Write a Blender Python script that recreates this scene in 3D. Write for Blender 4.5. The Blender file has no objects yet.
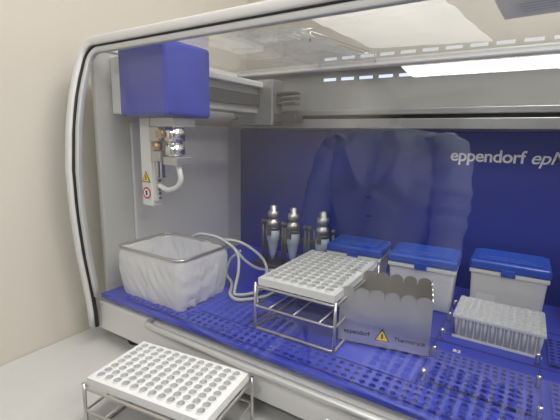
import bpy, bmesh, math, random
from mathutils import Vector, Matrix, noise
random.seed(4)
scene=bpy.context.scene
COL=scene.collection

# ---------------- materials ----------------
def mat(name,col,rough=.5,metal=0.0,bump=0.0,bscale=60,var=0.0,vscale=6,emit=0,coat=0,translucent=0):
    m=bpy.data.materials.new(name); m.use_nodes=True
    nt=m.node_tree; p=nt.nodes['Principled BSDF']
    p.inputs['Base Color'].default_value=(*col,1); p.inputs['Roughness'].default_value=rough
    p.inputs['Metallic'].default_value=metal
    if coat: p.inputs['Coat Weight'].default_value=coat
    if emit:
        p.inputs['Emission Color'].default_value=(*col,1); p.inputs['Emission Strength'].default_value=emit
    tc=nt.nodes.new('ShaderNodeTexCoord')
    if var:
        n=nt.nodes.new('ShaderNodeTexNoise'); n.inputs['Scale'].default_value=vscale; n.inputs['Detail'].default_value=4
        nt.links.new(tc.outputs['Object'],n.inputs['Vector'])
        mr=nt.nodes.new('ShaderNodeMix'); mr.data_type='RGBA'
        mr.inputs['A'].default_value=tuple(c*(1-var) for c in col)+(1,)
        mr.inputs['B'].default_value=tuple(min(1,c*(1+var)) for c in col)+(1,)
        nt.links.new(n.outputs['Fac'],mr.inputs['Factor']); nt.links.new(mr.outputs['Result'],p.inputs['Base Color'])
    if bump:
        n=nt.nodes.new('ShaderNodeTexNoise'); n.inputs['Scale'].default_value=bscale; n.inputs['Detail'].default_value=3
        nt.links.new(tc.outputs['Object'],n.inputs['Vector'])
        b=nt.nodes.new('ShaderNodeBump'); b.inputs['Strength'].default_value=bump; b.inputs['Distance'].default_value=.002
        nt.links.new(n.outputs['Fac'],b.inputs['Height']); nt.links.new(b.outputs['Normal'],p.inputs['Normal'])
    if translucent:
        tl=nt.nodes.new('ShaderNodeBsdfTranslucent'); tl.inputs['Color'].default_value=(*col,1)
        mx=nt.nodes.new('ShaderNodeMixShader'); mx.inputs[0].default_value=translucent
        out=[q for q in nt.nodes if q.type=='OUTPUT_MATERIAL'][0]
        nt.links.new(p.outputs[0],mx.inputs[1]); nt.links.new(tl.outputs[0],mx.inputs[2]); nt.links.new(mx.outputs[0],out.inputs[0])
    return m
def glassmat(name,tint,f0=.08,rough=0.0,white=0.0):
    m=bpy.data.materials.new(name); m.use_nodes=True; nt=m.node_tree
    for n in list(nt.nodes):
        if n.type!='OUTPUT_MATERIAL': nt.nodes.remove(n)
    out=[n for n in nt.nodes if n.type=='OUTPUT_MATERIAL'][0]
    t=nt.nodes.new('ShaderNodeBsdfTransparent'); t.inputs['Color'].default_value=(*tint,1)
    src=t.outputs[0]
    if white:
        d=nt.nodes.new('ShaderNodeBsdfTranslucent'); d.inputs['Color'].default_value=(.85,.86,.87,1)
        d2=nt.nodes.new('ShaderNodeBsdfDiffuse'); d2.inputs['Color'].default_value=(.85,.86,.87,1)
        a=nt.nodes.new('ShaderNodeMixShader'); a.inputs[0].default_value=.5
        nt.links.new(d.outputs[0],a.inputs[1]); nt.links.new(d2.outputs[0],a.inputs[2])
        m0=nt.nodes.new('ShaderNodeMixShader'); m0.inputs[0].default_value=white
        nt.links.new(t.outputs[0],m0.inputs[1]); nt.links.new(a.outputs[0],m0.inputs[2]); src=m0.outputs[0]
    g=nt.nodes.new('ShaderNodeBsdfGlossy'); g.inputs['Roughness'].default_value=rough; g.inputs['Color'].default_value=(1,1,1,1)
    lw=nt.nodes.new('ShaderNodeLayerWeight'); lw.inputs['Blend'].default_value=.5
    pw=nt.nodes.new('ShaderNodeMath'); pw.operation='POWER'; pw.inputs[1].default_value=5
    mu=nt.nodes.new('ShaderNodeMath'); mu.operation='MULTIPLY_ADD'; mu.inputs[1].default_value=.9-f0; mu.inputs[2].default_value=f0
    mx=nt.nodes.new('ShaderNodeMixShader')
    nt.links.new(lw.outputs['Facing'],pw.inputs[0]); nt.links.new(pw.outputs[0],mu.inputs[0]); nt.links.new(mu.outputs[0],mx.inputs[0])
    nt.links.new(src,mx.inputs[1]); nt.links.new(g.outputs[0],mx.inputs[2]); nt.links.new(mx.outputs[0],out.inputs[0])
    return m
M={}
M['wall']=mat('wall_paint',(.57,.535,.475),.85,bump=.15,bscale=250,var=.02)
M['wallf']=mat('wall_dimmed_reflection',(.17,.17,.18),.85,var=.02)  # unseen wall darkened so the hood glass mirrors less of it
M['ceil']=mat('ceiling_paint',(.78,.77,.75),.9,var=.02)
M['floor']=mat('vinyl_floor',(.30,.30,.30),.5,var=.08,vscale=3)
M['counter']=mat('counter_laminate',(.54,.54,.53),.45,bump=.05,var=.04,vscale=40)
M['body']=mat('machine_grey',(.50,.51,.51),.45,bump=.05,var=.02)
M['light']=mat('machine_light_grey',(.62,.62,.61),.4,var=.02)
M['inner']=mat('machine_inner_panel',(.48,.48,.46),.5,var=.03)
M['backgrey']=mat('machine_back_panel',(.32,.32,.31),.45,var=.03)
M['rail']=mat('rail_aluminium',(.40,.40,.40),.4,.6)
M['blue']=mat('deck_blue',(.028,.045,.48),.35,var=.06,vscale=5)
M['bluewall']=mat('panel_blue',(.012,.028,.27),.5,var=.04,vscale=2)
M['headblue']=mat('head_blue',(.022,.042,.40),.25,coat=.3)
M['lid']=mat('lid_blue',(.02,.08,.48),.3,var=.04)
M['bluehole']=mat('deck_hole_blue',(.016,.022,.24),.5)
M['white']=mat('white_plastic',(.76,.76,.74),.4,var=.02)
M['milky']=mat('milky_plastic',(.90,.91,.93),.22,var=.03,vscale=40,translucent=.35)
M['clear']=glassmat('clear_polypropylene',(.95,.96,.97),.06,.05,white=.6)
M['film']=glassmat('haze_film',(.93,.94,.95),.10,.08,white=.45)
M['well']=mat('well_plastic',(.72,.73,.73),.3)
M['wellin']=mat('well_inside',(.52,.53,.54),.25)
M['steel']=mat('brushed_steel',(.66,.645,.61),.36,.9,bump=.1,bscale=300,var=.06,vscale=30)
M['wire']=mat('wire_steel',(.60,.59,.57),.3,.9)
M['chrome']=mat('chrome',(.78,.78,.77),.18,1.0)
M['alu']=mat('anodised_aluminium',(.58,.59,.59),.4,.75)
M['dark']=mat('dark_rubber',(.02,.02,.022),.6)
M['grey']=mat('dark_grey_metal',(.14,.14,.15),.4,.5)
M['toolb']=mat('tool_grey_blue',(.46,.54,.62),.3)
M['brass']=mat('copper_brass',(.55,.36,.20),.35,.9)
M['yellow']=mat('sign_yellow',(.85,.62,.02),.5)
M['red']=mat('sign_red',(.65,.03,.03),.5)
M['paper']=mat('label_white',(.88,.88,.86),.6)
M['sheet']=mat('paper_sheet',(.85,.83,.78),.7,translucent=.6)
M['box']=mat('carton_white',(.90,.88,.83),.6,var=.04,translucent=.2)
M['cloth']=mat('stand_in_cotton',(.66,.70,.78),.9,bump=.3,bscale=400,var=.05)
M['slot']=mat('slot_glow_paint',(.75,.85,1.0),.5,emit=.8)  # emission stands for light passing through the back slots
M['lamp']=mat('lamp_diffuser',(1,.97,.92),.5,emit=5)
M['hose']=mat('hose_plastic',(.52,.54,.53),.35)
M['glass']=glassmat('hood_glass',(.90,.91,.91),.07)
def bagmat():
    m=bpy.data.materials.new('bag_plastic'); m.use_nodes=True; nt=m.node_tree; p=nt.nodes['Principled BSDF']
    p.inputs['Base Color'].default_value=(.92,.92,.93,1); p.inputs['Roughness'].default_value=.16
    tc=nt.nodes.new('ShaderNodeTexCoord'); mp=nt.nodes.new('ShaderNodeMapping'); mp.inputs['Scale'].default_value=(22,22,10)
    n=nt.nodes.new('ShaderNodeTexNoise'); n.inputs['Scale'].default_value=1.3; n.inputs['Detail'].default_value=3; n.inputs['Distortion'].default_value=1.6
    nt.links.new(tc.outputs['Object'],mp.inputs[0]); nt.links.new(mp.outputs[0],n.inputs[0])
    b=nt.nodes.new('ShaderNodeBump'); b.inputs['Strength'].default_value=.45; b.inputs['Distance'].default_value=.006
    nt.links.new(n.outputs['Fac'],b.inputs['Height']); nt.links.new(b.outputs[0],p.inputs['Normal'])
    tl=nt.nodes.new('ShaderNodeBsdfTranslucent'); tl.inputs['Color'].default_value=(.96,.96,.97,1)
    mx=nt.nodes.new('ShaderNodeMixShader'); mx.inputs[0].default_value=.35
    tr=nt.nodes.new('ShaderNodeBsdfTransparent'); mx2=nt.nodes.new('ShaderNodeMixShader'); mx2.inputs[0].default_value=.22
    out=[q for q in nt.nodes if q.type=='OUTPUT_MATERIAL'][0]
    nt.links.new(p.outputs[0],mx.inputs[1]); nt.links.new(tl.outputs[0],mx.inputs[2])
    nt.links.new(mx.outputs[0],mx2.inputs[1]); nt.links.new(tr.outputs[0],mx2.inputs[2]); nt.links.new(mx2.outputs[0],out.inputs[0])
    return m
M['bag']=bagmat()

# ---------------- helpers ----------------
def empty(name,loc=(0,0,0),rot=0):
    e=bpy.data.objects.new(name,None); e.location=loc; e.rotation_euler=(0,0,rot); e.empty_display_size=.02
    COL.objects.link(e); return e
def obj(name,bm,mats,parent=None,smooth=False,bevel=0,seg=2):
    bmesh.ops.recalc_face_normals(bm,faces=bm.faces)
    me=bpy.data.meshes.new(name); bm.to_mesh(me); bm.free()
    if not isinstance(mats,(list,tuple)): mats=[mats]
    for k in mats: me.materials.append(M[k] if isinstance(k,str) else k)
    if smooth:
        for p in me.polygons: p.use_smooth=True
    o=bpy.data.objects.new(name,me); COL.objects.link(o)
    if parent: o.parent=parent
    if bevel:
        b=o.modifiers.new('bevel','BEVEL'); b.width=bevel; b.segments=seg; b.limit_method='ANGLE'
    return o
def addbox(bm,x0,x1,y0,y1,z0,z1,mi=0,taper=0):
    t=taper
    v=[bm.verts.new(p) for p in [(x0+t,y0+t,z0),(x1-t,y0+t,z0),(x1-t,y1-t,z0),(x0+t,y1-t,z0),(x0,y0,z1),(x1,y0,z1),(x1,y1,z1),(x0,y1,z1)]]
    for f in [(3,2,1,0),(4,5,6,7),(0,1,5,4),(1,2,6,5),(2,3,7,6),(3,0,4,7)]:
        q=bm.faces.new([v[i] for i in f]); q.material_index=mi
def box(name,x0,x1,y0,y1,z0,z1,m,parent=None,bevel=0,taper=0,seg=2):
    bm=bmesh.new(); addbox(bm,x0,x1,y0,y1,z0,z1,0,taper); return obj(name,bm,m,parent,bevel=bevel,seg=seg)
def catmull(P,n=8,closed=False):
    P=[Vector(p) for p in P]; out=[]; N=len(P)
    rng=range(N if closed else N-1)
    for i in rng:
        if closed: a,b,c,d=P[(i-1)%N],P[i],P[(i+1)%N],P[(i+2)%N]
        else: a,b,c,d=P[max(i-1,0)],P[i],P[i+1],P[min(i+2,N-1)]
        for k in range(n):
            t=k/n
            out.append(.5*((2*b)+(c-a)*t+(2*a-5*b+4*c-d)*t*t+(3*b-3*c+d-a)*t**3))
    if not closed: out.append(P[-1])
    return out
def addtube(bm,P,r,n=10,closed=False,mi=0,cap=True,radii=None):
    P=[Vector(p) for p in P]; N=len(P); rings=[]
    up=None
    for i,p in enumerate(P):
        if closed: t=(P[(i+1)%N]-P[(i-1)%N])
        else: t=(P[min(i+1,N-1)]-P[max(i-1,0)])
        if t.length<1e-9: t=Vector((0,0,1))
        t.normalize()
        if up is None:
            up=Vector((0,0,1)) if abs(t.z)<.9 else Vector((1,0,0))
        up=(up-t*up.dot(t))
        if up.length<1e-6: up=t.orthogonal()
        up.normalize(); s=t.cross(up)
        rr=radii[i] if radii else r
        rings.append([bm.verts.new(p+up*rr*math.cos(2*math.pi*k/n)+s*rr*math.sin(2*math.pi*k/n)) for k in range(n)])
    M_=N if closed else N-1
    for i in range(M_):
        A=rings[i];B=rings[(i+1)%N]
        for k in range(n):
            f=bm.faces.new((A[k],A[(k+1)%n],B[(k+1)%n],B[k])); f.smooth=True; f.material_index=mi
    if cap and not closed:
        for R in (rings[0],rings[-1]):
            f=bm.faces.new(R); f.material_index=mi
def tube(name,P,r,m,parent=None,n=10,closed=False,radii=None):
    bm=bmesh.new(); addtube(bm,P,r,n,closed,radii=radii); return obj(name,bm,m,parent)
def lathe(bm,cx,cy,prof,n=20,mi=0):
    rings=[[bm.verts.new((cx+r*math.cos(2*math.pi*k/n),cy+r*math.sin(2*math.pi*k/n),z)) for k in range(n)] for r,z in prof]
    for a,b in zip(rings,rings[1:]):
        for k in range(n):
            f=bm.faces.new((a[k],a[(k+1)%n],b[(k+1)%n],b[k])); f.smooth=True; f.material_index=mi
    for R in (rings[0],rings[-1]):
        f=bm.faces.new(R); f.material_index=mi
def holegrid(bm,x0,x1,y0,y1,z,nx,ny,r,depth,rim=0.0,mi=0,mh=1,n=16):
    hx=(x1-x0)/nx/2; hy=(y1-y0)/ny/2
    for i in range(nx):
        for j in range(ny):
            cx=x0+hx*(2*i+1); cy=y0+hy*(2*j+1); rings=[]
            def ring(f): 
                return [bm.verts.new(f(math.cos(2*math.pi*k/n),math.sin(2*math.pi*k/n))) for k in range(n)]
            sq=ring(lambda c,s:(cx+hx*c/max(abs(c),abs(s)),cy+hy*s/max(abs(c),abs(s)),z))
            rings.append((sq,mi))
            if rim:
                rings.append((ring(lambda c,s:(cx+(r*1.18)*c,cy+(r*1.18)*s,z)),mi))
                rings.append((ring(lambda c,s:(cx+(r*1.12)*c,cy+(r*1.12)*s,z+rim)),mi))
            rings.append((ring(lambda c,s:(cx+r*c,cy+r*s,z+rim)),mi))
            rings.append((ring(lambda c,s:(cx+r*.8*c,cy+r*.8*s,z-depth)),mh))
            for (a,_),(b,m2) in zip(rings,rings[1:]):
                for k in range(n):
                    f=bm.faces.new((a[k],a[(k+1)%n],b[(k+1)%n],b[k])); f.material_index=m2
            f=bm.faces.new(rings[-1][0]); f.material_index=mh
def sweep(name,P,w,d,m,parent,N=Vector((0,1,0))):
    bm=bmesh.new(); P=[Vector(p) for p in P]; rings=[]
    for i,p in enumerate(P):
        t=(P[min(i+1,len(P)-1)]-P[max(i-1,0)]).normalized(); B=t.cross(N).normalized(); N2=B.cross(t).normalized()
        c=[]
        for k in range(16):
            a=2*math.pi*k/16; ca,sa=math.cos(a),math.sin(a); e=.5
            c.append(bm.verts.new(p+B*(w/2)*math.copysign(abs(ca)**e,ca)+N2*(d/2)*math.copysign(abs(sa)**e,sa)))
        rings.append(c)
    for a,b in zip(rings,rings[1:]):
        for k in range(16):
            f=bm.faces.new((a[k],a[(k+1)%16],b[(k+1)%16],b[k])); f.smooth=True
    bm.faces.new(rings[0]); bm.faces.new(rings[-1])
    return obj(name,bm,m,parent)
def text(name,s,loc,size,m,parent,rot=(math.pi/2,0,0),shear=0,ext=.0004,space=1.0,off=0.0):
    c=bpy.data.curves.new(name,'FONT'); c.body=s; c.size=size; c.extrude=ext; c.shear=shear; c.space_character=space; c.offset=off
    o=bpy.data.objects.new(name,c); o.location=loc; o.rotation_euler=rot; c.materials.append(M[m]); COL.objects.link(o)
    o.parent=parent; return o
def flat(name,pts,m,parent):
    bm=bmesh.new(); bm.faces.new([bm.verts.new(p) for p in pts]); return obj(name,bm,m,parent)

# ---------------- room ----------------
XL,XR,YF,YB,ZF,ZC=-.99,2.6,-2.4,1.30,-1.04,1.70
box('wall_left',XL-.1,XL,YF,YB,ZF,ZC,'wall')
box('wall_back',XL-.1,XR+.1,YB,YB+.1,ZF,ZC,'wall')
box('wall_right',XR,XR+.1,YF,YB,ZF,ZC,'wall')
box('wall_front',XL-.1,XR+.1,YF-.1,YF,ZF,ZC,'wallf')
box('floor',XL-.1,XR+.1,YF-.1,YB+.1,ZF-.1,ZF,'floor')
box('ceiling',XL-.1,XR+.1,YF-.1,YB+.1,ZC,ZC+.1,'ceil')
ct=empty('lab_counter')
box('counter_top',XL+.001,1.6,.16,YB-.001,-.18,-.1402,'counter',ct,.004)
box('counter_cabinet',XL+.001,1.58,.22,YB-.001,ZF,-.18,'light',ct)
box('counter_plinth',XL+.001,1.58,.20,.22,-.95,-.20,'white',ct,.003)
def lamp(x,y,lx,ly,power):
    e=empty('ceiling_light',(x,y,ZC))
    box('lamp_housing',-lx/2-.02,lx/2+.02,-ly/2-.02,ly/2+.02,-.03,-.001,'white',e)
    box('lamp_panel',-lx/2,lx/2,-ly/2,ly/2,-.034,-.0305,'lamp',e)
    L=bpy.data.lights.new('panel_light','AREA'); L.shape='RECTANGLE'; L.size=lx; L.size_y=ly; L.energy=power; L.color=(1,.975,.94)
    o=bpy.data.objects.new('panel_light',L); o.location=(0,0,-.05); COL.objects.link(o); o.parent=e
lamp(.2,.35,.35,1.2,22); lamp(-.1,-1.2,1.2,.35,20); lamp(1.5,.2,.35,1.2,22)

# ---------------- workstation ----------------
ws=empty('liquid_handling_workstation')
W0,W1=-.90,.50
box('base_body',W0,W1,.565,1.18,-.115,-.012,'body',ws,.006)
box('front_skirt',W0+.004,W1-.004,.545,.5655,-.10,-.022,'light',ws,.005)
box('deck',W0+.02,W1-.02,.545,1.13,-.0115,0,'blue',ws,.002)
box('side_panel',W0,W0+.014,.57,1.18,-.02,.595,'inner',ws,.003)
box('side_panel_right',W1-.014,W1,.57,1.18,-.02,.595,'inner',ws,.003)
box('side_panel_inset',W0+.0141,W0+.022,.66,1.05,.02,.43,'light',ws,.004)
box('back_panel_upper',W0+.014,W1-.014,1.13,1.17,.425,.60,'backgrey',ws)
box('back_panel_blue',W0+.014,W1-.014,1.128,1.17,0,.4249,'bluewall',ws)
box('back_top_beam',W0+.014,W1-.014,1.10,1.18,.60,.62,'light',ws,.004)
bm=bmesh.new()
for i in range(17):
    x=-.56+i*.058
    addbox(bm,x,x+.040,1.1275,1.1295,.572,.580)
obj('slot_glow_bars',bm,'slot',ws)  # glowing bars in place of open slots with light behind
prof=[(-.085,.526),(-.03,.524),(.03,.517),(.12,.506),(.22,.499),(.32,.498),(.42,.507),(.50,.522),(.545,.537)]
def fy(z):
    for (a,b),(c,d) in zip(prof,prof[1:]):
        if z<=c: return b+(d-b)*(z-a)/(c-a)
    return prof[-1][1]+(z-.545)*.3
def framepath(x,dy=0,ztop=.6,rc=.05,zb=-.085):
    P=[Vector((x,fy(z)+dy,z)) for z in [zb+(ztop-rc-zb)*i/16 for i in range(17)]]
    for k in range(1,7):
        a=math.pi/2*k/6
        z=ztop-rc+rc*math.sin(a); P.append(Vector((x+rc-rc*math.cos(a),fy(z)+dy,z)))
    yt=P[-1].y
    P.append(Vector((0,yt,ztop)))
    Q=[Vector((W0+W1-p.x,p.y,p.z)) for p in reversed(P[:-1])]
    return P+Q
sweep('hood_frame',framepath(-.891,0,.604,.04),.020,.016,'light',ws)
sweep('hood_gasket',framepath(-.879,.003,.593,.034),.003,.010,'dark',ws)
sweep('hood_inner_frame',framepath(-.870,.008,.585,.030,.0),.014,.012,'body',ws)
bm=bmesh.new(); rows=[]
for i in range(25):
    z=-.01+.605*i/24; rows.append((bm.verts.new((W0+.03,fy(z)+.004,z)),bm.verts.new((W1-.03,fy(z)+.004,z))))
for a,b in zip(rows,rows[1:]): bm.faces.new((a[0],a[1],b[1],b[0]))
obj('front_glass',bm,'glass',ws,smooth=True)
flat('top_glass',[(W0+.02,.556,.606),(W1-.02,.556,.606),(W1-.02,1.10,.606),(W0+.02,1.10,.606)],'glass',ws)
box('top_side_rail',W0,W0+.02,.56,1.12,.595,.610,'light',ws,.003)
P=catmull([(-.69,.55,-.02),(-.675,.527,-.017),(-.64,.517,-.015),(-.4,.515,-.015),(0,.515,-.015),(.3,.517,-.015),(.34,.53,-.017),(.35,.55,-.02)],8)
tube('handle_rail',P,.0075,'alu',ws,12)
for x in (-.82,.42):
    for y in (.60,1.12):
        bm=bmesh.new(); lathe(bm,x,y,[(.020,-.14),(.022,-.134),(.020,-.126),(.010,-.124),(.010,-.114)]); obj('foot',bm,'dark',ws)
bm=bmesh.new(); holegrid(bm,-.80,.44,.556,.606,.0045,74,3,.0052,.003); addbox(bm,-.802,.442,.554,.608,.0003,.0005)
obj('deck_grille',bm,['blue','bluehole'],ws)
bm=bmesh.new()
for (x0,x1,y0,y1) in [(-.098,.052,.625,.735),(.075,.225,.625,.735),(.075,.225,.80,.91)]:
    holegrid(bm,x0,x1,y0,y1,.008,12,8,.0045,.006)
obj('deck_perforated_plates',bm,['blue','bluehole'],ws)
bm=bmesh.new()
for x in (-.115,-.29,-.47,.062,.24):
    addbox(bm,x-.0015,x+.0015,.62,1.11,.0002,.0016)
for y in (.615,.79,.955):
    addbox(bm,-.60,.44,y-.0015,y+.0015,.0002,.0016)
obj('deck_grooves',bm,'bluehole',ws)
bm=bmesh.new()
for x in (-.106,.058,.232):
    for y in (.63,.72,.80,.89,.97):
        lathe(bm,x,y,[(.0045,.0),(.0045,.020),(.003,.023)],12)
obj('deck_pins',bm,'chrome',ws)
text('deck_marking','B2',(-.08,.76,.0006),.014,'paper',ws,(0,0,0))
text('deck_marking','C2',(.10,.76,.0006),.014,'paper',ws,(0,0,0))
text('brand_text','eppendorf',(-.175,1.1265,.348),.043,'paper',ws,off=.0008,space=.95)
text('brand_text','epMotion',(.006,1.1265,.348),.043,'paper',ws,shear=.25,space=.95,off=.0004)
# gantry
bm=bmesh.new(); addbox(bm,W0+.03,W1-.02,1.06,1.127,.428,.455); addbox(bm,W0+.03,W1-.02,1.07,1.127,.466,.482)
obj('x_rail',bm,'rail',ws,bevel=.002)
box('x_rail_gap_strip',W0+.03,W1-.02,1.085,1.127,.4551,.4659,'dark',ws)  # dark strip filling the gap between the two rails
box('y_arm_top',-.80,-.70,.70,1.10,.545,.562,'light',ws,.003)
box('y_arm_beam',-.79,-.72,.70,1.09,.47,.545,'inner',ws,.003)
box('y_arm_slot',-.7195,-.712,.74,1.05,.49,.525,'grey',ws,.001)
box('y_arm_carriage',-.80,-.665,1.0,1.059,.435,.57,'rail',ws,.004)
bm=bmesh.new(); 
for z in (.50,.515,.53): addbox(bm,-.664,-.60,1.02,1.055,z-.004,z+.004)
addbox(bm,-.664,-.59,1.01,1.055,.445,.47)
obj('carriage_motor',bm,'grey',ws,bevel=.002)
box('arm_end_plate',-.884,-.815,.612,.78,.448,.585,'white',ws,.004)
box('head_cover',-.834,-.674,.596,.742,.441,.604,'headblue',ws,.010,seg=4)
# z axis
box('z_rail',-.815,-.778,.636,.668,.224,.4405,'white',ws,.002)
box('z_rail_slot',-.7779,-.770,.642,.664,.236,.4405,'light',ws,.001)
bm=bmesh.new()
for i in range(16): addbox(bm,-.7699,-.7685,.650,.657,.241+i*.011,.247+i*.011)
obj('z_rack_teeth',bm,'grey',ws)
bm=bmesh.new(); addbox(bm,-.7679,-.690,.630,.70,.418,.4405); addbox(bm,-.7679,-.735,.625,.69,.385,.4179)
obj('z_carriage',bm,'alu',ws,bevel=.002)
bm=bmesh.new(); lathe(bm,-.708,.650,[(.019,.350),(.024,.355),(.024,.376),(.018,.378),(.018,.384),(.025,.386),(.025,.417)],24); obj('gripper_motor',bm,'chrome',ws)
bm=bmesh.new(); lathe(bm,-.752,.636,[(.009,.362),(.011,.367),(.011,.384)],16); addbox(bm,-.730,-.714,.614,.622,.392,.41); obj('gripper_coupling',bm,'brass',ws)
bm=bmesh.new(); addbox(bm,-.766,-.735,.628,.69,.338,.3615); addbox(bm,-.730,-.684,.632,.68,.330,.3495); obj('tool_mount_plate',bm,'alu',ws,bevel=.002)
bm=bmesh.new(); 
for x in (-.762,-.748): addbox(bm,x-.003,x+.003,.640,.652,.296,.338)
obj('gripper_fingers',bm,'chrome',ws,bevel=.001)
tube('signal_cable',catmull([(-.700,.65,.334),(-.694,.65,.315),(-.693,.652,.295),(-.706,.652,.277),(-.736,.65,.267),(-.766,.65,.276)],8),.0065,'white',ws)
def tri_sticker(cx,y,cz,s,par):
    flat('warning_triangle_border',[(cx-s,y,cz-s*.8),(cx+s,y,cz-s*.8),(cx,y,cz+s)],'dark',par)
    flat('warning_triangle',[(cx-s*.82,y-.0005,cz-s*.7),(cx+s*.82,y-.0005,cz-s*.7),(cx,y-.0005,cz+s*.78)],'yellow',par)
    flat('warning_mark',[(cx-s*.1,y-.001,cz-s*.45),(cx+s*.1,y-.001,cz-s*.45),(cx+s*.13,y-.001,cz+s*.3),(cx-s*.13,y-.001,cz+s*.3)],'dark',par)
tri_sticker(-.797,.635,.296,.016,ws)
bm=bmesh.new(); bm.faces.new([bm.verts.new((-.797+.015*math.cos(a*.2618),.635,.256+.015*math.sin(a*.2618))) for a in range(24)]); obj('prohibition_sign',bm,'red',ws)
bm=bmesh.new(); bm.faces.new([bm.verts.new((-.797+.0105*math.cos(a*.2618),.6345,.256+.0105*math.sin(a*.2618))) for a in range(24)]); obj('prohibition_sign_centre',bm,'paper',ws)
flat('prohibition_hand',[(-.800,.634,.250),(-.794,.634,.250),(-.793,.634,.262),(-.801,.634,.262)],'dark',ws)

# ---------------- waste bag in wire frame ----------------
wb=empty('waste_bag_holder',(-.726,.652,0))
hw,hd=.106,.080
def rr(hx,hy,r,n=10):
    P=[]
    for cx,cy,a0 in ((hx-r,hy-r,0),(-hx+r,hy-r,90),(-hx+r,-hy+r,180),(hx-r,-hy+r,270)):
        for k in range(n): 
            a=math.radians(a0+90*k/(n-1)); P.append((cx+r*math.cos(a),cy+r*math.sin(a)))
    return P
def resample(P,n):
    P=[Vector((*p,0)) for p in P]; P.append(P[0]); L=[0]
    for a,b in zip(P,P[1:]): L.append(L[-1]+(b-a).length)
    out=[];j=0
    for i in range(n):
        s=L[-1]*i/n
        while L[j+1]<s: j+=1
        out.append(P[j].lerp(P[j+1],(s-L[j])/max(1e-9,L[j+1]-L[j])))
    return out
base=resample(rr(1,1*hd/hw,.16),220)
bm=bmesh.new(); rings=[]
profv=[(.10,.004),(.55,.004),(.84,.008),(.89,.03),(.92,.07),(.975,.108),(1.0,.121),(1.03,.1225),(1.055,.112),(1.06,.085),(1.04,.05),(1.0,.02),(.97,.004)]
fine=catmull([Vector((a,b,0)) for a,b in profv],6)
for vi,q in enumerate(fine):
    s,z=q.x*hw,q.y
    R=[]
    for k,p in enumerate(base):
        d=p.normalized()
        nz=noise.noise(Vector((p.x*2.5,p.y*2.5,z*10+vi*.02)))*.005+noise.noise(Vector((p.x*7+z*35,p.y*7,z*22)))*.004+abs(noise.noise(Vector((p.x*14+z*30,p.y*14-z*20,z*8))))*.003
        w=min(1,abs(z-.122)/.035)
        lo=abs(noise.noise(Vector((p.x*3+5,p.y*3,0))))*.012*(1 if vi>len(fine)*.88 else 0)
        top=noise.noise(Vector((p.x*4,p.y*4,3)))*.004*(1-w)
        R.append(bm.verts.new((p.x*s+d.x*nz*w,p.y*s+d.y*nz*w,max(.003,z+lo+top))))
    rings.append(R)
for a,b in zip(rings,rings[1:]):
    for k in range(220):
        f=bm.faces.new((a[k],a[(k+1)%220],b[(k+1)%220],b[k])); f.smooth=True
bm.faces.new(rings[0])
obj('waste_bag',bm,'bag',wb)
tube('wire_rim',[(x,y,.127) for x,y in rr(hw*1.05,hd*1.05,.02,8)],.0034,'wire',wb,10,True)
bm=bmesh.new()
for sx in (-1,1):
    for sy in (-1,1):
        addtube(bm,[(sx*hw*.97,sy*hd*.97,.124),(sx*hw*.86,sy*hd*.86,.003)],.002,8)
addtube(bm,[(x,y,.003) for x,y in rr(hw*.88,hd*.88,.02,8)],.002,8,True)
obj('wire_legs',bm,'wire',wb)

# ---------------- hoses ----------------
hs=empty('air_hose_bundle')
h1=[(-.80,.765,.06),(-.79,.765,.10),(-.755,.77,.128),(-.70,.785,.125),(-.655,.80,.10),(-.625,.82,.06),(-.60,.86,.03),(-.56,.93,.016)]
h2=[(-.74,.80,.10),(-.68,.80,.108),(-.64,.80,.085),(-.62,.78,.045),(-.600,.74,.012),(-.58,.72,.008),(-.55,.75,.009),(-.54,.82,.012),(-.545,.90,.012)]
h3=[(-.66,.84,.08),(-.69,.83,.05),(-.68,.80,.02),(-.635,.77,.01),(-.59,.71,.009),(-.55,.70,.009),(-.51,.76,.009),(-.50,.86,.010)]
h4=[(-.70,.80,.115),(-.65,.82,.112),(-.61,.85,.08),(-.585,.86,.045),(-.56,.82,.02),(-.53,.74,.02),(-.50,.70,.012)]
for h in (h1,h2,h3,h4): tube('hose',catmull(h,10),.0042,'hose',hs,10)

# ---------------- dispensing tools ----------------
ts=empty('tool_stand',(0,0,0))
bm=bmesh.new()
addbox(bm,-.70,-.42,.955,1.03,.001,.012); addbox(bm,-.69,-.43,1.005,1.015,.085,.095)
obj('stand_base',bm,'grey',ts,bevel=.002)
bm=bmesh.new()
for x in (-.668,-.655,-.597,-.588,-.520,-.507,-.432):
    addtube(bm,[(x,.965,.012),(x,.965,.142)],.0042,10); addtube(bm,[(x,1.02,.012),(x,1.02,.125)],.0035,10)
    lathe(bm,x,.965,[(.0065,.138),(.0065,.150)],12)
obj('stand_posts',bm,'grey',ts)
for x in (-.628,-.558,-.462):
    e=empty('pipetting_tool',(x,.960,0))
    bm=bmesh.new(); lathe(bm,0,0,[(.004,.03),(.010,.05),(.0155,.08),(.0165,.088),(.0195,.092),(.0195,.124)],20); obj('tool_cone',bm,'toolb',e)
    bm=bmesh.new(); lathe(bm,0,0,[(.0205,.1245),(.0205,.133)],20); lathe(bm,0,0,[(.0145,.158),(.0145,.163)],20); obj('tool_ring',bm,'grey',e)
    bm=bmesh.new(); lathe(bm,0,0,[(.0185,.1335),(.0185,.150),(.0135,.154),(.0135,.1575)],20); lathe(bm,0,0,[(.0145,.1635),(.0165,.166),(.0165,.180),(.0105,.183),(.0105,.196),(.006,.200)],20); obj('tool_coupling',bm,'steel',e)
    box('tool_latch',-.007,.007,-.026,-.0210,.110,.140,'grey',e,.001)

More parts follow.
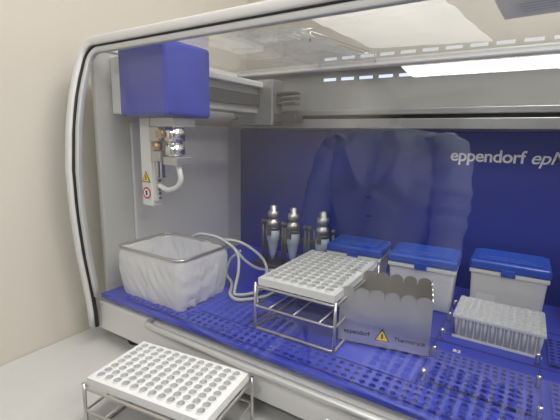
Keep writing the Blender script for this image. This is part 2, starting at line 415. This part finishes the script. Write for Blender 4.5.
# ---------------- plate racks ----------------
def plate_rack(name,cx,cy,rot,w,d,zt,zb,nx,ny,r):
    e=empty(name,(cx,cy,zb),rot); h=zt-zb
    bm=bmesh.new()
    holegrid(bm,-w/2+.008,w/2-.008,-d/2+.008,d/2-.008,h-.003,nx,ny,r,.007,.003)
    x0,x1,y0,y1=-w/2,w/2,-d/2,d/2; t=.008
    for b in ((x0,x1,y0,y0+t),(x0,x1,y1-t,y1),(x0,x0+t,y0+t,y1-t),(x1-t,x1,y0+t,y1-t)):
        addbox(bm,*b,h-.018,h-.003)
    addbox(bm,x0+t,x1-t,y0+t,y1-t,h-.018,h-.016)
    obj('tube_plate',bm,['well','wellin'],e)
    bm=bmesh.new()
    o=.004
    addtube(bm,[(x,y,h-.021) for x,y in rr(w/2+o,d/2+o,.008,5)],.0028,8,True)
    addtube(bm,[(x,y,h*.45) for x,y in rr(w/2+o,d/2+o,.008,5)],.0024,8,True)
    addtube(bm,[(x,y,.003) for x,y in rr(w/2+o,d/2+o,.008,5)],.0028,8,True)
    for sx in (-1,1):
        for sy in (-1,1):
            addtube(bm,[(sx*(w/2+o),sy*(d/2+o),0),(sx*(w/2+o),sy*(d/2+o),h-.012)],.0032,8)
    for k in (-.33,0,.33):
        addtube(bm,[(k*w,-d/2-o,h*.45),(k*w,d/2+o,h*.45)],.002,8)
    obj('wire_stand',bm,'wire',e)
    return e
plate_rack('sample_tube_rack',-.359,.748,math.radians(1),.172,.248,.116,.0005,8,12,.0078)
plate_rack('sample_tube_rack',-.497,.427,math.radians(8),.250,.138,-.020,-.14,12,8,.0068)
plate_rack('sample_tube_rack',-.085,.425,math.radians(4),.250,.138,-.020,-.14,12,8,.0068)

# ---------------- steel holder with scalloped edge ----------------
sb=empty('steel_tip_holder',(-.207,.739,0),math.radians(12))
bw,bd,z0,z1=.168,.106,.006,.116
def scallop(L,n,base0,top,slot=.013):
    pts=[(-L/2,base0),(L/2,base0)]
    w=L/n; r=w*.5; g=.0009
    for i in range(n-1,-1,-1):
        c=-L/2+w*(i+.5)
        if i<n-1: pts.append((c+r-g,top-slot))
        for k in range(0,9):
            a=math.pi*k/8; pts.append((c+(r-g)*math.cos(a),top-.007+r*.75*math.sin(a)))
        if i>0: pts.append((c-r+g,top-slot))
    return pts
bm=bmesh.new()
def wallf(fn,L,n):
    P=scallop(L,n,z0,z1); t=.0018
    A=[bm.verts.new(fn(u,-t/2,z)) for u,z in P]; B=[bm.verts.new(fn(u,t/2,z)) for u,z in P]
    bm.faces.new(A); bm.faces.new(list(reversed(B)))
    for k in range(len(P)): 
        j=(k+1)%len(P); bm.faces.new((A[k],B[k],B[j],A[j]))
wallf(lambda u,t,z:(u,-bd/2+t,z),bw,6); wallf(lambda u,t,z:(u,bd/2+t,z),bw,6)
wallf(lambda u,t,z:(-bw/2+t,u,z),bd,4); wallf(lambda u,t,z:(bw/2+t,u,z),bd,4)
addbox(bm,-bw/2,bw/2,-bd/2,bd/2,.010,.014)
obj('steel_walls',bm,'steel',sb)
bm=bmesh.new()
for sx in (-1,1):
    for sy in (-1,1): lathe(bm,sx*(bw/2-.012),sy*(bd/2-.012),[(.005,0.0005),(.005,.010)],10)
obj('holder_feet',bm,'dark',sb)
text('brand_text','eppendorf',(-bw/2+.010,-bd/2-.0015,.024),.012,'dark',sb,off=.0002)
text('model_text','Thermorack',(.022,-bd/2-.0015,.024),.011,'dark',sb,off=.0001)
tri_sticker(.0,-bd/2-.0015,.030,.014,sb)

# ---------------- tip boxes ----------------
def tip_box(x0,x1,y0,y1,zt,rot=0):
    cx,cy=(x0+x1)/2,(y0+y1)/2; w,d=(x1-x0)/2,(y1-y0)/2
    e=empty('pipette_tip_box',(cx,cy,0.0005),rot)
    box('box_body',-w+.004,w-.004,-d+.004,d-.004,.0,zt-.026,'white',e,.004,.005)
    box('box_collar',-w+.001,w-.001,-d+.001,d-.001,zt-.0359,zt-.026,'white',e,.002)
    box('box_lid',-w,w,-d,d,zt-.0258,zt-.004,'lid',e,.006,-.001,3)
    bm=bmesh.new(); addbox(bm,-w+.014,w-.014,-d+.014,d-.014,zt-.0045,zt)
    addbox(bm,-w+.030,w-.030,-d+.028,d-.028,zt-.0005,zt+.0018); obj('lid_raised_panel',bm,'lid',e,bevel=.002)
    box('lid_latch',-.014,.014,-d-.003,-d+.002,zt-.034,zt-.018,'lid',e,.001)
    flat('box_label',[(-w+.02,-d+.0065,.03),(-w+.06,-d+.0065,.03),(-w+.06,-d+.0055,.05),(-w+.02,-d+.0055,.05)],'paper',e)
r=math.radians(3)
tip_box(-.424,-.280,.905,1.015,.133,r)
tip_box(-.264,-.108,.915,1.035,.133,r)
tip_box(-.086,.073,.972,1.09,.134,0)
tip_box(.105,.26,.975,1.09,.134,0)

# open tip rack
e=empty('pipette_tip_rack',(-.012,.878,0))
bm=bmesh.new(); addbox(bm,-.076,.076,-.054,.056,.001,.046,0,.003)
obj('rack_body',bm,'clear',e,bevel=.0015)
bm=bmesh.new(); holegrid(bm,-.080,.080,-.058,.058,.050,12,8,.0045,.002,.002,mh=0); addbox(bm,-.080,.080,-.058,.058,.0442,.0480)
for i in range(11): addbox(bm,-.066+i*.0132-.0008,-.066+i*.0132+.0008,-.0562,-.0542,.006,.044)
addbox(bm,-.078,.078,-.0575,-.0555,.001,.006)
obj('rack_plate',bm,['milky','clear'],e)
bm=bmesh.new()
for i in range(12):
    for j in range(8):
        lathe(bm,-.0733+i*.01333,-.0507+j*.0145,[(.001,.010),(.0035,.030),(.0038,.0435)],8)
obj('pipette_tips',bm,'milky',e)

# ---------------- things on the hood ----------------
def sheet(name,quad,m,amp,seed,z):
    bm=bmesh.new(); n=24; G=[]
    q=[Vector((*p,0)) for p in quad]
    for i in range(n+1):
        row=[]
        for j in range(n+1):
            u,v=i/n,j/n
            p=(q[0]*(1-u)+q[1]*u)*(1-v)+(q[3]*(1-u)+q[2]*u)*v
            h=abs(noise.noise(Vector((p.x*9+seed,p.y*9,0))))*amp+abs(noise.noise(Vector((p.x*28,p.y*28+seed,0))))*amp*.4
            row.append(bm.verts.new((p.x,p.y,z+h)))
        G.append(row)
    for i in range(n):
        for j in range(n): bm.faces.new((G[i][j],G[i+1][j],G[i+1][j+1],G[i][j+1]))
    return obj(name,bm,m,None,smooth=True)
sheet('paper_bag_sheet',[(-.36,.64),(-.14,.62),(-.09,.98),(-.34,.93)],'sheet',.006,1,.608)
sheet('reflection_haze_sheet',[(-.66,.70),(-.42,.72),(-.38,1.06),(-.64,1.04)],'film',.02,5,.608)  # film added for hazy ceiling-light reflections and papers on the glass
# wires added on the hood, standing in for thin reflected lines
e=empty('reflection_line_wires',(0,0,0))
bm=bmesh.new()
for i in range(8):
    x=-.60+i*.022; addtube(bm,[(x,.80,.634),(x+.05,1.09,.634)],.0014,6)
addtube(bm,[(-.61,.80,.634),(-.43,.80,.634)],.0022,8); addtube(bm,[(-.56,1.09,.634),(-.38,1.09,.634)],.0022,8)
for p in ((-.605,.80),(-.435,.80),(-.555,1.088),(-.385,1.088)): addtube(bm,[(*p,.607),(*p,.634)],.002,8)
obj('reflection_wires',bm,'wire',e)
e=empty('carton_box',(.06,.70,.607),math.radians(-4))
box('carton',-.13,.12,-.12,.11,.001,.07,'box',e,.002)
flat('carton_label',[(-.11,.02,.0006),(-.03,.02,.0006),(-.03,.09,.0006),(-.11,.09,.0006)],'paper',e)
for k in range(4): flat('carton_print',[(-.10,.03+k*.014,.0003),(-.045,.03+k*.014,.0003),(-.045,.032+k*.014,.0003),(-.10,.032+k*.014,.0003)],'grey',e)

# ---------------- unseen coat shape, added so the hood glass mirrors a person's shirt ----------------
e=empty('shirt_reflection_stand_in',(-.39,-.26,0),math.radians(6))
prof2=[(.63,.055,.045),(.61,.11,.055),(.58,.175,.07),(.53,.205,.085),(.40,.20,.10),(.22,.19,.095),(.05,.195,.095),(-.12,.21,.10),(-.35,.24,.11)]
bm=bmesh.new(); rings=[]
fineP=catmull([Vector(p) for p in prof2],8)
for q in fineP:
    z,a,b=q; R=[]
    for k in range(96):
        t=2*math.pi*k/96; f=1+.06*math.sin(9*t+z*6)*min(1,max(0,(.58-z)*3))+.16*noise.noise(Vector((math.cos(t)*3,math.sin(t)*3,z*9)))
        R.append(bm.verts.new((a*f*math.cos(t),b*f*math.sin(t),z)))
    rings.append(R)
for a,b in zip(rings,rings[1:]):
    for k in range(96):
        f=bm.faces.new((a[k],a[(k+1)%96],b[(k+1)%96],b[k])); f.smooth=True
for sx in (-1,1):
    P=catmull([(sx*.15,0,.56),(sx*.195,.01,.50),(sx*.22,.03,.36),(sx*.225,.05,.20),(sx*.225,.08,.04),(sx*.22,.11,-.08)],6)
    rd=[.062-.020*i/(len(P)-1)+.004*math.sin(i*1.7) for i in range(len(P))]
    addtube(bm,P,.05,20,radii=rd)
for sx in (-1,1):
    v=[bm.verts.new(p) for p in [(sx*.02,.07,.64),(sx*.08,.075,.61),(sx*.09,.125,.48),(sx*.012,.135,.34)]]
    bm.faces.new(v)
obj('stand_in_cloth',bm,'cloth',e)
bm=bmesh.new()
for z in (.28,.16,.04,-.08):
    addbox(bm,-.006,.006,.098,.118,z-.006,z+.006)
obj('stand_in_buttons',bm,'grey',e)
bm=bmesh.new(); addtube(bm,[(0,0,-1.02),(0,0,.72)],.012,12); lathe(bm,0,0,[(.16,-1.0399),(.16,-1.025),(.02,-1.01)],24)
addtube(bm,[(-.15,0,.56),(-.05,0,.62),(0,0,.64),(.05,0,.62),(.15,0,.56)],.006,8)
obj('stand_in_pole',bm,'dark',e)

# ---------------- world & camera ----------------
w=bpy.data.worlds.new('world'); scene.world=w; w.use_nodes=True
w.node_tree.nodes['Background'].inputs[0].default_value=(.8,.85,1,1); w.node_tree.nodes['Background'].inputs[1].default_value=.3
X=Vector((.8438,-.1151,.5242)); Y=Vector((.5368,.1460,-.8310))
X.normalize(); Y=(Y-X*Y.dot(X)).normalized(); Z=X.cross(Y)
cam=bpy.data.cameras.new('camera'); co=bpy.data.objects.new('camera',cam); COL.objects.link(co)
cam.sensor_width=36; cam.lens=387/560*36; cam.clip_start=.01
co.matrix_world=Matrix(((X.x,X.y,X.z,0),(Y.x,Y.y,Y.z,0),(Z.x,Z.y,Z.z,.4),(0,0,0,1)))
scene.camera=co
scene.view_settings.view_transform='Standard'
